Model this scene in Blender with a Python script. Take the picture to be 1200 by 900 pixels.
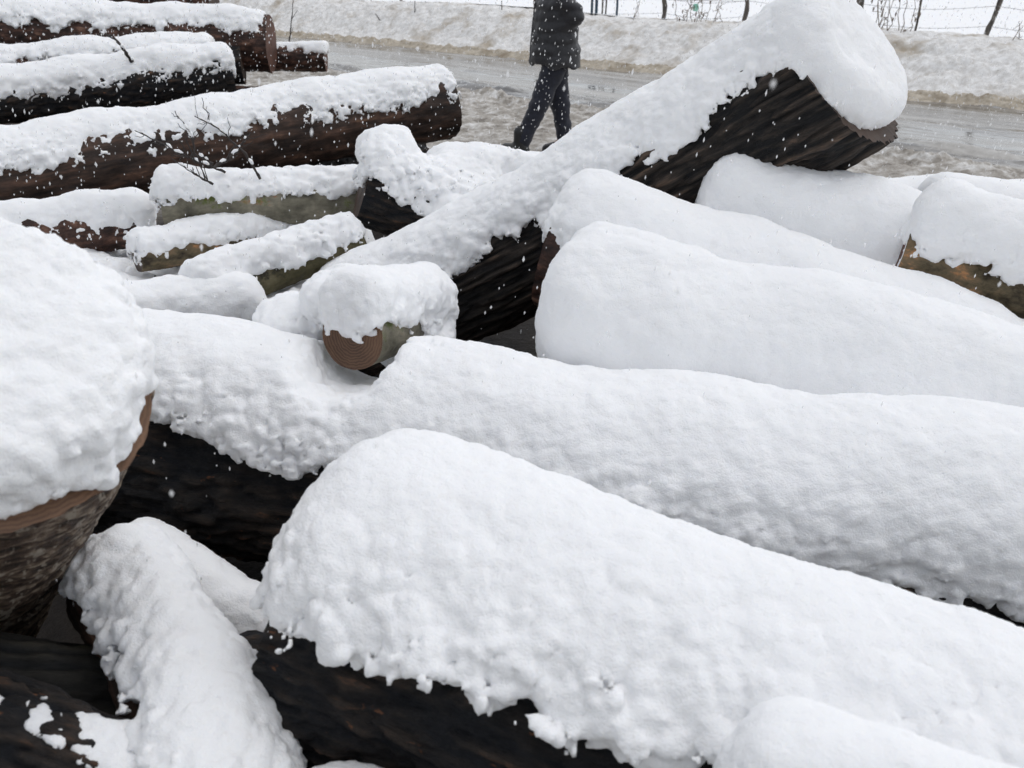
import bpy, math, random
import numpy as np
from mathutils import Vector, Matrix

R = math.radians
random.seed(5)
scene = bpy.context.scene
for _o in list(bpy.data.objects):
    bpy.data.objects.remove(_o)

# ------------------------------------------------------------------ camera
H = 1.70                      # eye height
PITCH = R(26)
FP = 1000.0                   # focal length in photo pixels (photo 1200 x 900)
cam_data = bpy.data.cameras.new('camera')
cam_data.lens = 36.0 * FP / 1200.0
cam_data.sensor_width = 36.0
cam_data.clip_start = 0.02
cam_data.clip_end = 3000
cam_data.dof.use_dof = True
cam_data.dof.focus_distance = 3.0
cam_data.dof.aperture_fstop = 5.6
cam = bpy.data.objects.new('camera', cam_data)
scene.collection.objects.link(cam)
cam.location = (0, 0, H)
cam.rotation_euler = (R(90) - PITCH, 0, 0)
scene.camera = cam

# ------------------------------------------------------------------ sky and light (overcast)
SUN_EL, SUN_AZ = R(70), R(60)      # azimuth from +Y towards +X
world = bpy.data.worlds.new('World')
scene.world = world
world.use_nodes = True
wn, wl = world.node_tree.nodes, world.node_tree.links
wn.clear()
w_out = wn.new('ShaderNodeOutputWorld')
w_bg = wn.new('ShaderNodeBackground')
w_sky = wn.new('ShaderNodeTexSky')
w_sky.sky_type = 'NISHITA'
w_sky.sun_disc = False
w_sky.sun_elevation = SUN_EL
w_sky.sun_rotation = SUN_AZ
w_sky.air_density = 1.0
w_sky.dust_density = 1.2
w_sky.ozone_density = 1.0
w_hs = wn.new('ShaderNodeHueSaturation')
w_hs.inputs['Saturation'].default_value = 0.22
w_bg.inputs['Strength'].default_value = 0.15
wl.new(w_sky.outputs[0], w_hs.inputs['Color'])
wl.new(w_hs.outputs[0], w_bg.inputs['Color'])
wl.new(w_bg.outputs[0], w_out.inputs['Surface'])

sun_data = bpy.data.lights.new('sun', 'SUN')
sun_data.energy = 0.5
sun_data.angle = R(70)
sun_data.color = (1.0, 0.985, 0.96)
sun = bpy.data.objects.new('sun', sun_data)
scene.collection.objects.link(sun)
sd = Vector((math.sin(SUN_AZ) * math.cos(SUN_EL), math.cos(SUN_AZ) * math.cos(SUN_EL), math.sin(SUN_EL)))
sun.rotation_euler = sd.to_track_quat('Z', 'Y').to_euler()
sun.location = sd * 20

scene.view_settings.view_transform = 'Standard'
scene.view_settings.look = 'None'
scene.view_settings.exposure = 0.29
scene.view_settings.gamma = 1.0
scene.view_settings.use_curve_mapping = False
scene.render.engine = 'CYCLES'
scene.cycles.use_denoising = True
scene.cycles.max_bounces = 10
scene.cycles.diffuse_bounces = 7
scene.cycles.glossy_bounces = 3
scene.cycles.use_adaptive_sampling = True

# ------------------------------------------------------------------ photo layout -> metres
CP, SP = math.cos(PITCH), math.sin(PITCH)
def at_depth(px, py, d):
    u = (450 - py) / FP
    return np.array([(px - 600) / FP * d, (CP + u * SP) * d, H + (-SP + u * CP) * d])
def at_v(px, v, z):
    """point of the roadside strip at cross-road distance v and height z seen in photo column px"""
    a = (px - 600) / FP
    # d = y*CP + (H-z)*SP ; x = a*d ; .722x+.691y = v
    y = (v - .722 * a * (H - z) * SP) / (.722 * a * CP + .691)
    d = y * CP + (H - z) * SP
    return np.array([a * d, y, z])
UDIR = np.array([.691, -.722]); VDIR = np.array([.722, .691])

# ------------------------------------------------------------------ noise
_r = np.random.RandomState(11)
_P = np.concatenate([_r.permutation(256)] * 3).astype(np.int32)
_G = _r.normal(size=(256, 3)); _G /= np.linalg.norm(_G, axis=1)[:, None]; _G = _G.astype(np.float32)
def pn(x, y, z):
    x = np.asarray(x, np.float32); y = np.asarray(y, np.float32); z = np.asarray(z, np.float32)
    xi = np.floor(x); yi = np.floor(y); zi = np.floor(z)
    xf = x - xi; yf = y - yi; zf = z - zi
    X = xi.astype(np.int32) & 255; Y = yi.astype(np.int32) & 255; Z = zi.astype(np.int32) & 255
    u = xf * xf * (3 - 2 * xf); v = yf * yf * (3 - 2 * yf); w = zf * zf * (3 - 2 * zf)
    out = None
    for dx in (0, 1):
        a = _P[X + dx]
        for dy in (0, 1):
            b = _P[a + Y + dy]
            for dz in (0, 1):
                g = _G[_P[b + Z + dz]]
                d = g[..., 0] * (xf - dx) + g[..., 1] * (yf - dy) + g[..., 2] * (zf - dz)
                wt = (u if dx else 1 - u) * (v if dy else 1 - v) * (w if dz else 1 - w)
                out = d * wt if out is None else out + d * wt
    return out * 1.5
def pn3(p, f, seed=0.0):
    return pn(p[..., 0] * f + seed, p[..., 1] * f + seed * 1.7, p[..., 2] * f - seed * 0.6)
def billow(p, f, seed=0.0):
    """round puffs parted by sharp creases, about -0.3 .. 0.7"""
    return np.abs(pn3(p, f, seed)) * 2.0 - 0.35
_J = (_r.rand(256, 3).astype(np.float32) - .5) * .75
def puffs(p, f, seed=0.0):
    """packed round lumps: 1 at a lump's middle falling to about 0 in the creases"""
    q = (p * np.float32(f) + np.float32(seed)).astype(np.float32)
    b = np.floor(q - .5)
    B = b.astype(np.int32)
    best = None
    for dx in (0, 1):
        hx = _P[(B[:, 0] + dx) & 255]
        for dy in (0, 1):
            hy = _P[hx + ((B[:, 1] + dy) & 255)]
            for dz in (0, 1):
                j = _J[_P[hy + ((B[:, 2] + dz) & 255)]]
                d = ((q - b - np.array([dx + .5, dy + .5, dz + .5], np.float32) - j) ** 2).sum(1)
                best = d if best is None else np.minimum(best, d)
    return 1 - np.minimum(best * 1.5, 1)
def smin(a, b, k):
    h = np.clip(0.5 + 0.5 * (b - a) / k, 0, 1)
    return b * (1 - h) + a * h - k * h * (1 - h)
def smax(a, b, k):
    return -smin(-a, -b, k)

# ------------------------------------------------------------------ meshes
def link_mesh(name, verts, quads, mat, parent=None, smooth=True, inv=None, tris=None):
    verts = np.asarray(verts, np.float64)
    if inv is not None:
        m = np.array(inv)
        verts = verts @ m[:3, :3].T + m[:3, 3]
    me = bpy.data.meshes.new(name)
    f = quads if tris is None else tris
    n = f.shape[1]
    me.vertices.add(len(verts)); me.vertices.foreach_set('co', verts.astype(np.float32).ravel())
    me.loops.add(f.size); me.loops.foreach_set('vertex_index', f.astype(np.int32).ravel())
    me.polygons.add(len(f)); me.polygons.foreach_set('loop_start', np.arange(0, f.size, n, dtype=np.int32))
    me.polygons.foreach_set('use_smooth', np.full(len(f), smooth))
    me.update(calc_edges=True)
    me.materials.append(mat)
    o = bpy.data.objects.new(name, me)
    scene.collection.objects.link(o)
    if parent is not None:
        o.parent = parent
    return o

def surface_nets(F, origin, h):
    """quad mesh of the zero surface of the sampled field F (negative inside)"""
    S = F < 0
    c = np.zeros(tuple(s - 1 for s in F.shape), np.int8)
    for dx in (0, 1):
        for dy in (0, 1):
            for dz in (0, 1):
                c += S[dx:F.shape[0] - 1 + dx, dy:F.shape[1] - 1 + dy, dz:F.shape[2] - 1 + dz]
    act = (c > 0) & (c < 8)
    ix, iy, iz = np.nonzero(act)
    idx = np.full(act.shape, -1, np.int32); idx[ix, iy, iz] = np.arange(len(ix))
    acc = np.zeros((len(ix), 3), np.float32); cnt = np.zeros(len(ix), np.float32)
    V = {}
    for dx in (0, 1):
        for dy in (0, 1):
            for dz in (0, 1):
                V[dx, dy, dz] = F[ix + dx, iy + dy, iz + dz]
    for ax in range(3):
        for b in (0, 1):
            for d in (0, 1):
                p0 = [0, 0, 0]; o1, o2 = [a for a in range(3) if a != ax]
                p0[o1] = b; p0[o2] = d; p1 = list(p0); p1[ax] = 1
                a, e = V[tuple(p0)], V[tuple(p1)]
                m = (a < 0) != (e < 0)
                t = np.where(m, a / np.where(m, a - e, 1), 0)
                acc[:, ax] += np.where(m, t, 0); acc[:, o1] += np.where(m, b, 0); acc[:, o2] += np.where(m, d, 0)
                cnt += m
    verts = (acc / cnt[:, None] + np.stack([ix, iy, iz], 1)) * h + origin
    quads = []
    for ax in range(3):
        A = np.moveaxis(S, ax, 0); I = np.moveaxis(idx, ax, 0)
        a = A[:-1, 1:-1, 1:-1]; b = A[1:, 1:-1, 1:-1]
        x, y, z = np.nonzero(a != b)
        q = np.stack([I[x, y, z], I[x, y + 1, z], I[x, y + 1, z + 1], I[x, y, z + 1]], 1)
        flip = a[x, y, z]
        if ax == 1:
            flip = ~flip
        q[~flip] = q[~flip][:, ::-1]
        quads.append(q)
    q = np.concatenate(quads)
    q = q[(q >= 0).all(1)]
    return verts, q

def grid_points(lo, hi, h):
    n = np.ceil((np.array(hi) - lo) / h).astype(int) + 1
    ax = [np.float32(lo[i]) + np.arange(n[i], dtype=np.float32) * np.float32(h) for i in range(3)]
    return np.stack(np.meshgrid(*ax, indexing='ij'), -1)

def normals_of(verts, quads):
    fn = np.cross(verts[quads[:, 2]] - verts[quads[:, 0]], verts[quads[:, 3]] - verts[quads[:, 1]])
    vn = np.zeros_like(verts)
    for k in range(4):
        for a in range(3):
            vn[:, a] += np.bincount(quads[:, k], fn[:, a], len(verts))
    return vn / np.maximum(np.linalg.norm(vn, axis=1), 1e-9)[:, None]

def tube(path, radii, n=8, cap=True):
    """verts, quads of a tube along a polyline"""
    path = np.asarray(path, float); radii = np.asarray(radii, float)
    T = np.gradient(path, axis=0); T /= np.linalg.norm(T, axis=1)[:, None]
    ref = np.array([0, 0, 1.0]) if abs(T[0, 2]) < .9 else np.array([1.0, 0, 0])
    V = []
    for i in range(len(path)):
        a = np.cross(T[i], ref); a /= np.linalg.norm(a); b = np.cross(T[i], a)
        th = np.arange(n) * 2 * math.pi / n
        V.append(path[i] + radii[i] * (np.cos(th)[:, None] * a + np.sin(th)[:, None] * b))
    V = np.concatenate(V); Q = []
    for i in range(len(path) - 1):
        for k in range(n):
            Q.append((i * n + k, i * n + (k + 1) % n, (i + 1) * n + (k + 1) % n, (i + 1) * n + k))
    if cap:
        for end in (0, len(path) - 1):
            V = np.vstack([V, path[end][None]]); c = len(V) - 1
            for k in range(0, n, 2):
                q = (c, end * n + k, end * n + (k + 1) % n, end * n + (k + 2) % n)
                Q.append(q if end == 0 else q[::-1])
    return V, np.array(Q)
def join(parts):
    V, Q, o = [], [], 0
    for v, q in parts:
        V.append(v); Q.append(q + o); o += len(v)
    return np.concatenate(V), np.concatenate(Q)
def empty(name, loc, label, cat, group=None, rot=None):
    o = bpy.data.objects.new(name, None)
    scene.collection.objects.link(o)
    o.empty_display_size = .1
    o.location = loc
    if rot is not None:
        o.rotation_euler = rot
    tag(o, label, cat, group)
    return o
def tag(o, label=None, cat=None, group=None, kind=None):
    if label: o['label'] = label
    if cat: o['category'] = cat
    if group: o['group'] = group
    if kind: o['kind'] = kind

# ------------------------------------------------------------------ materials
def new_mat(name):
    m = bpy.data.materials.new(name); m.use_nodes = True
    nt = m.node_tree
    return m, nt, nt.nodes, nt.links, nt.nodes['Principled BSDF']
def N(nt, kind, **kw):
    n = nt.nodes.new(kind)
    for k, v in kw.items():
        if hasattr(n, k): setattr(n, k, v)
        else: n.inputs[k].default_value = v
    return n
def noise_node(nt, scale, detail=4, rough=.55, coord='Object', stretch=None):
    tc = nt.nodes.new('ShaderNodeTexCoord')
    n = N(nt, 'ShaderNodeTexNoise'); n.inputs['Scale'].default_value = scale
    n.inputs['Detail'].default_value = detail; n.inputs['Roughness'].default_value = rough
    src = tc.outputs[coord]
    if stretch:
        mp = nt.nodes.new('ShaderNodeMapping'); mp.inputs['Scale'].default_value = stretch
        nt.links.new(src, mp.inputs['Vector']); src = mp.outputs[0]
    nt.links.new(src, n.inputs['Vector'])
    return n
def ramp(nt, src, stops, interp='LINEAR'):
    r = nt.nodes.new('ShaderNodeValToRGB'); r.color_ramp.interpolation = interp
    e = r.color_ramp.elements
    while len(e) < len(stops): e.new(.5)
    for k, (p, c) in enumerate(stops):
        e[k].position = p; e[k].color = (*c, 1) if len(c) == 3 else c
    nt.links.new(src, r.inputs[0])
    return r
def mixc(nt, fac, a, b):
    m = nt.nodes.new('ShaderNodeMix'); m.data_type = 'RGBA'
    for s, v in ((0, fac), (6, a), (7, b)):
        if hasattr(v, 'is_output') or isinstance(v, bpy.types.NodeSocket): nt.links.new(v, m.inputs[s])
        else: m.inputs[s].default_value = v if s == 0 else (*v, 1)
    return m.outputs[2]
def bump(nt, src, strength, dist, prev=None):
    b = nt.nodes.new('ShaderNodeBump'); b.inputs['Strength'].default_value = strength
    b.inputs['Distance'].default_value = dist
    nt.links.new(src, b.inputs['Height'])
    if prev is not None: nt.links.new(prev, b.inputs['Normal'])
    return b.outputs[0]

def snow_material(name, base=(.935, .94, .948), fine=230, st=.34):
    m, nt, nd, ln, bs = new_mat(name)
    n1 = noise_node(nt, fine, 3, .6)
    n2 = noise_node(nt, fine * .28, 4, .6)
    b = bump(nt, n2.outputs[0], st, .010)
    b = bump(nt, n1.outputs[0], st * 1.5, .005, b)
    ln.new(b, bs.inputs['Normal'])
    bs.inputs['Base Color'].default_value = (*base, 1)
    bs.inputs['Roughness'].default_value = .9
    bs.inputs['Specular IOR Level'].default_value = .08
    bs.inputs['Subsurface Weight'].default_value = .35
    bs.inputs['Subsurface Radius'].default_value = (1.0, 1.1, 1.25)
    bs.inputs['Subsurface Scale'].default_value = .005
    return m
SNOW = snow_material('fresh_snow')

def bark_material(name, stops, lichen=None, scale=14, stretch=(1, 1, .16), rough=.62, st=.8, lichen_amt=.6, flake=None, rel_w=.22, flake_t=.60):
    m, nt, nd, ln, bs = new_mat(name)
    n = noise_node(nt, scale, 7, .68, stretch=stretch)
    ra = nt.nodes.new('ShaderNodeAttribute'); ra.attribute_name = 'relief'
    ma = N(nt, 'ShaderNodeMath', operation='MULTIPLY_ADD'); ma.inputs[1].default_value = rel_w
    mb = N(nt, 'ShaderNodeMath', operation='SUBTRACT'); mb.inputs[1].default_value = rel_w * .5
    ln.new(ra.outputs['Fac'], ma.inputs[0]); ln.new(n.outputs[0], ma.inputs[2]); ln.new(ma.outputs[0], mb.inputs[0])
    c = ramp(nt, mb.outputs[0], stops).outputs[0]
    if flake:
        nf = noise_node(nt, scale * 1.1, 5, .6, stretch=(1, 1, .5))
        rf = ramp(nt, nf.outputs[0], [(flake_t, (0, 0, 0)), (flake_t + .05, (1, 1, 1))])
        c = mixc(nt, rf.outputs[0], c, flake)
    if lichen:
        n2 = noise_node(nt, 6, 6, .7)
        r2 = ramp(nt, n2.outputs[0], [(lichen_amt, (0, 0, 0)), (lichen_amt + .08, (1, 1, 1))])
        c = mixc(nt, r2.outputs[0], c, lichen)
    ln.new(c, bs.inputs['Base Color'])
    n3 = noise_node(nt, scale * 4, 6, .7, stretch=(1, 1, .3))
    b = bump(nt, n.outputs[0], st, .012)
    b = bump(nt, n3.outputs[0], st * .8, .008, b)
    ln.new(b, bs.inputs['Normal'])
    rr = ramp(nt, n3.outputs[0], [(.3, (rough - .18,) * 3), (.7, (rough + .2,) * 3)])
    ln.new(rr.outputs[0], bs.inputs['Roughness'])
    bs.inputs['Specular IOR Level'].default_value = .28
    return m
BARK = {
 'black': bark_material('black_wet_bark', [(.35, (.008, .009, .012)), (.5, (.020, .017, .016)), (.62, (.045, .033, .026)), (.74, (.16, .08, .045))], rel_w=.34, scale=30, st=1.2, flake=(.20, .085, .04), flake_t=.665),
 'oak': bark_material('furrowed_brown_black_bark', [(.32, (.009, .009, .010)), (.48, (.030, .024, .020)), (.60, (.056, .043, .035)), (.76, (.15, .10, .07))], stretch=(1, 1, .09), scale=44, rel_w=.5, st=1.0),
 'mossy': bark_material('mossy_black_bark', [(.35, (.010, .011, .012)), (.52, (.030, .028, .024)), (.68, (.07, .06, .045))], lichen=(.10, .12, .03), lichen_amt=.60, rel_w=.4),
 'brown': bark_material('wet_brown_bark', [(.34, (.014, .010, .009)), (.5, (.045, .028, .021)), (.63, (.10, .055, .038)), (.74, (.22, .12, .07))]),
 'peel': bark_material('flaking_two_tone_bark', [(.36, (.020, .014, .010)), (.48, (.075, .048, .034)), (.56, (.17, .12, .085)), (.66, (.42, .34, .26))], scale=36, stretch=(.5, .5, 1.3), flake=(.42, .36, .29), rel_w=.5, flake_t=.56, st=1.1),
 'grey': bark_material('grey_green_bark', [(.3, (.07, .065, .05)), (.5, (.19, .175, .13)), (.68, (.32, .29, .22))], lichen=(.12, .15, .035), lichen_amt=.6, scale=10, stretch=(1, 1, .6), flake=(.30, .17, .09)),
 'moss': bark_material('olive_mossy_bark', [(.3, (.035, .034, .018)), (.5, (.12, .105, .055)), (.68, (.20, .17, .10))], lichen=(.05, .045, .03), lichen_amt=.58, scale=11, stretch=(1, 1, .6)),
 'red': bark_material('reddish_flaking_bark', [(.34, (.014, .009, .008)), (.5, (.05, .027, .021)), (.60, (.12, .06, .042)), (.74, (.28, .16, .11))], scale=16, stretch=(1, 1, .4)),
 'pine': bark_material('orange_brown_flaky_bark', [(.36, (.03, .022, .014)), (.5, (.12, .095, .055)), (.60, (.20, .14, .08)), (.68, (.50, .24, .10))], scale=14, stretch=(1, 1, .5)),
}
def endgrain_material(name, dark, light):
    m, nt, nd, ln, bs = new_mat(name)
    tc = nt.nodes.new('ShaderNodeTexCoord')
    nz = noise_node(nt, 5, 4, .6)
    wv = nt.nodes.new('ShaderNodeTexWave'); wv.wave_type = 'RINGS'; wv.rings_direction = 'Z'
    wv.inputs['Scale'].default_value = 38; wv.inputs['Distortion'].default_value = 5.0
    wv.inputs['Detail'].default_value = 3; wv.inputs['Detail Scale'].default_value = 1.5
    ln.new(tc.outputs['Object'], wv.inputs['Vector'])
    a = ramp(nt, wv.outputs['Fac'], [(0, dark), (1, light)]).outputs[0]
    b = ramp(nt, nz.outputs[0], [(.35, tuple(c * .55 for c in dark)), (.65, light)]).outputs[0]
    ln.new(mixc(nt, .5, a, b), bs.inputs['Base Color'])
    n3 = noise_node(nt, 60, 4, .7)
    ln.new(bump(nt, n3.outputs[0], .5, .003), bs.inputs['Normal'])
    bs.inputs['Roughness'].default_value = .7
    return m
ENDS = {'pale': endgrain_material('sawn_orange_endgrain', (.085, .045, .028), (.21, .115, .065)),
        'red': endgrain_material('wet_red_brown_endgrain', (.05, .022, .014), (.16, .065, .038)),
        'dark': endgrain_material('weathered_dark_endgrain', (.035, .022, .016), (.10, .06, .04))}

# ------------------------------------------------------------------ log builder
def resample(pts, ds):
    pts = np.asarray(pts, float)
    if len(pts) > 2:       # smooth the bend
        for _ in range(3):
            q = [pts[0]]
            for a, b in zip(pts[:-1], pts[1:]):
                q += [a * .75 + b * .25, a * .25 + b * .75]
            q.append(pts[-1]); pts = np.array(q)
    seg = np.linalg.norm(np.diff(pts[:, :3], axis=0), axis=1)
    s = np.concatenate([[0], np.cumsum(seg)])
    n = max(3, int(s[-1] / ds) + 1)
    t = np.linspace(0, s[-1], n)
    return np.stack([np.interp(t, s, pts[:, k]) for k in range(pts.shape[1])], 1), t

RELIEF = {'oak': (.020, 1 / .027, .085), 'black': (.017, 1 / .028, .25), 'brown': (.008, 1 / .04, .25), 'mossy': (.011, 1 / .04, .14),
          'peel': (.008, 1 / .035, 1.5), 'grey': (.004, 1 / .05, .5), 'moss': (.004, 1 / .04, .6), 'red': (.007, 1 / .03, .4), 'pine': (.006, 1 / .03, .5)}
LOGS = {}
from concurrent.futures import ThreadPoolExecutor
POOL = ThreadPoolExecutor(4)
PENDING = []
def finish_snow():
    for part, label, fut in PENDING:
        v, q = fut.result()
        o = part('snow_cap', v, q, SNOW)
        if label: o['label'] = label
    PENDING.clear()
def make_log(name, label, axis, bark='black', end='pale', snow=None, cat='log', group='cut logs in the snowy pile',
             res=.010, seed=1.0, knots=(), bark_label=None, face=None, extra_blobs=(), snow_label=None, vox=.009, wob=.02):
    """axis: list of (x,y,z,r); snow: dict(lift, grow, cut, ...)"""
    pts, s = resample(axis, max(res, .006))
    L = s[-1]
    P3 = pts[:, :3]; Rr = pts[:, 3]
    T = np.gradient(P3, axis=0); T /= np.linalg.norm(T, axis=1)[:, None]
    zax = (P3[-1] - P3[0]) / np.linalg.norm(P3[-1] - P3[0])
    up = np.array([0, 0, 1.0])
    side = np.cross(zax, up); side /= np.linalg.norm(side)
    upp = np.cross(side, zax)
    mid = P3[len(P3) // 2] - upp * Rr.mean()
    M = Matrix(((side[0], upp[0], zax[0], 0), (side[1], upp[1], zax[1], 0), (side[2], upp[2], zax[2], 0), (0, 0, 0, 1)))
    if M.determinant() < 0:
        M = Matrix(((-side[0], upp[0], zax[0], 0), (-side[1], upp[1], zax[1], 0), (-side[2], upp[2], zax[2], 0), (0, 0, 0, 1)))
    root = empty(name, Vector(mid), label, cat, group, M.to_euler())
    Mw = Matrix.Translation(Vector(mid)) @ M
    inv = Mw.inverted()
    # children's coordinates keep the log's axis as local z through the pith: parts carry an offset mesh
    amp, fr, st = RELIEF[bark]
    nth = int(np.clip(2 * math.pi * Rr.max() / res, 40, 360))
    th = np.arange(nth) * 2 * math.pi / nth
    A = side[None] - T * (T @ side)[:, None]; A /= np.linalg.norm(A, axis=1)[:, None]
    B = np.cross(T, A)
    ct, stt = np.cos(th), np.sin(th)
    q = np.stack(np.broadcast_arrays(ct[None] * Rr.mean(), stt[None] * Rr.mean(), (s[:, None] * st)), -1)
    nn = pn3(q, fr, seed); n2 = pn3(q * [1, 1, 2.2], fr * 2.6, seed + 5)
    if bark in ('oak', 'mossy', 'black'):
        rel = np.minimum(1, np.abs(nn) * 2.6) - .75 + .40 * n2 + .25 * nn
    else:
        rel = nn * .7 + .5 * n2
    q0 = np.stack(np.broadcast_arrays(ct[None] * Rr.mean(), stt[None] * Rr.mean(), s[:, None]), -1)
    big = pn3(q0, 1.7 / Rr.mean(), seed + 9) * wob * 1.2 + pn3(q0, 5 / Rr.mean(), seed + 3) * wob * .5
    rad = Rr[:, None] * (1 + big * 3) + amp * rel * min(1, Rr.mean() / .12)
    for (ks, kt, kr, kh) in knots:      # place along log 0..1, angle, radius, height
        dd = np.sqrt((s[:, None] - ks * L) ** 2 + (np.angle(np.exp(1j * (th[None] - kt))) * Rr[:, None]) ** 2)
        rad = rad + kh * np.exp(-(dd / kr) ** 2) - kh * 1.1 * np.exp(-(dd / (kr * .38)) ** 2)
    V = P3[:, None] + rad[..., None] * (ct[None, :, None] * A[:, None] + stt[None, :, None] * B[:, None])
    gv = np.zeros(3) if face is None else np.array(face, float)
    gv = gv - T[-1] * (gv @ T[-1])
    V -= T[-1] * (((V - P3[:, None]) @ gv) * (np.clip((s - L) / (Rr[-1] * 2) + 1, 0, 1))[:, None])[..., None]
    nl = len(s)
    i, k = np.meshgrid(np.arange(nl - 1), np.arange(nth), indexing='ij')
    Q = np.stack([i * nth + k, i * nth + (k + 1) % nth, (i + 1) * nth + (k + 1) % nth, (i + 1) * nth + k], -1).reshape(-1, 4)
    pith = Matrix.Translation(Vector((0, float(-Rr.mean()), 0)))
    inv2 = pith @ inv                    # mesh origin on the pith so ring and bark patterns run round it
    def part(nm, v, f, mat):
        o = link_mesh(nm, v, f, mat, root, True, inv2)
        o.location = (0, float(Rr.mean()), 0)
        return o
    ob = part('bark', V.reshape(-1, 3), Q[:, ::-1], BARK[bark])
    at = ob.data.attributes.new('relief', 'FLOAT', 'POINT'); at.data.foreach_set('value', (rel * .5 + .5).astype(np.float32).ravel())
    if bark_label: ob['label'] = bark_label
    for e, sg in ((0, -1), (nl - 1, 1)):
        rings = np.linspace(1, .02, 9)
        rimr = rad[e]
        W = []
        for f in rings:
            rr = rimr * f
            pt = P3[e] + rr[:, None] * (ct[:, None] * A[e] + stt[:, None] * B[e])
            off = pn3(pt, 14, seed) * .004 - .003 * (f < .99)
            W.append(pt + sg * T[e] * off[:, None] - (T[-1] * ((pt - P3[e]) @ gv)[:, None] if sg > 0 else 0))
        W = np.concatenate(W)
        i, k = np.meshgrid(np.arange(len(rings) - 1), np.arange(nth), indexing='ij')
        q = np.stack([i * nth + k, i * nth + (k + 1) % nth, (i + 1) * nth + (k + 1) % nth, (i + 1) * nth + k], -1).reshape(-1, 4)
        # inner cap
        c = len(W); W = np.vstack([W, W[-nth:].mean(0)[None]])
        kk = np.arange(0, nth - 1, 2)
        cap = np.stack([np.full(len(kk), c), (len(rings) - 1) * nth + kk, (len(rings) - 1) * nth + kk + 1, (len(rings) - 1) * nth + (kk + 2) % nth], 1)
        q = np.vstack([q, cap[:, ::-1]])
        part('cut_end', W, q if sg > 0 else q[:, ::-1], ENDS[end])
    if snow and 'dome' in snow:
        nn_ = T[-1]
        c0 = P3[-1] + np.array(snow.get('off', (0, 0, 0)))
        PP = np.array([c0 - nn_ * .10, c0 + nn_ * snow['dome'] * .5, c0 + nn_ * snow['dome']])
        add_snow(part, PP, np.full(3, Rr[-1] * snow.get('fr', .95)), T, upp, zax, dict(snow, facept=P3[-1], facen=nn_, lift=0, ext0=0, ext1=0), seed, vox, extra_blobs, snow_label)
    elif snow:
        if face is not None: snow = dict(snow, gv=gv)
        add_snow(part, P3, Rr, T, upp, zax, snow, seed, vox, extra_blobs, snow_label)
    LOGS[label] = root
    return root

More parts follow.
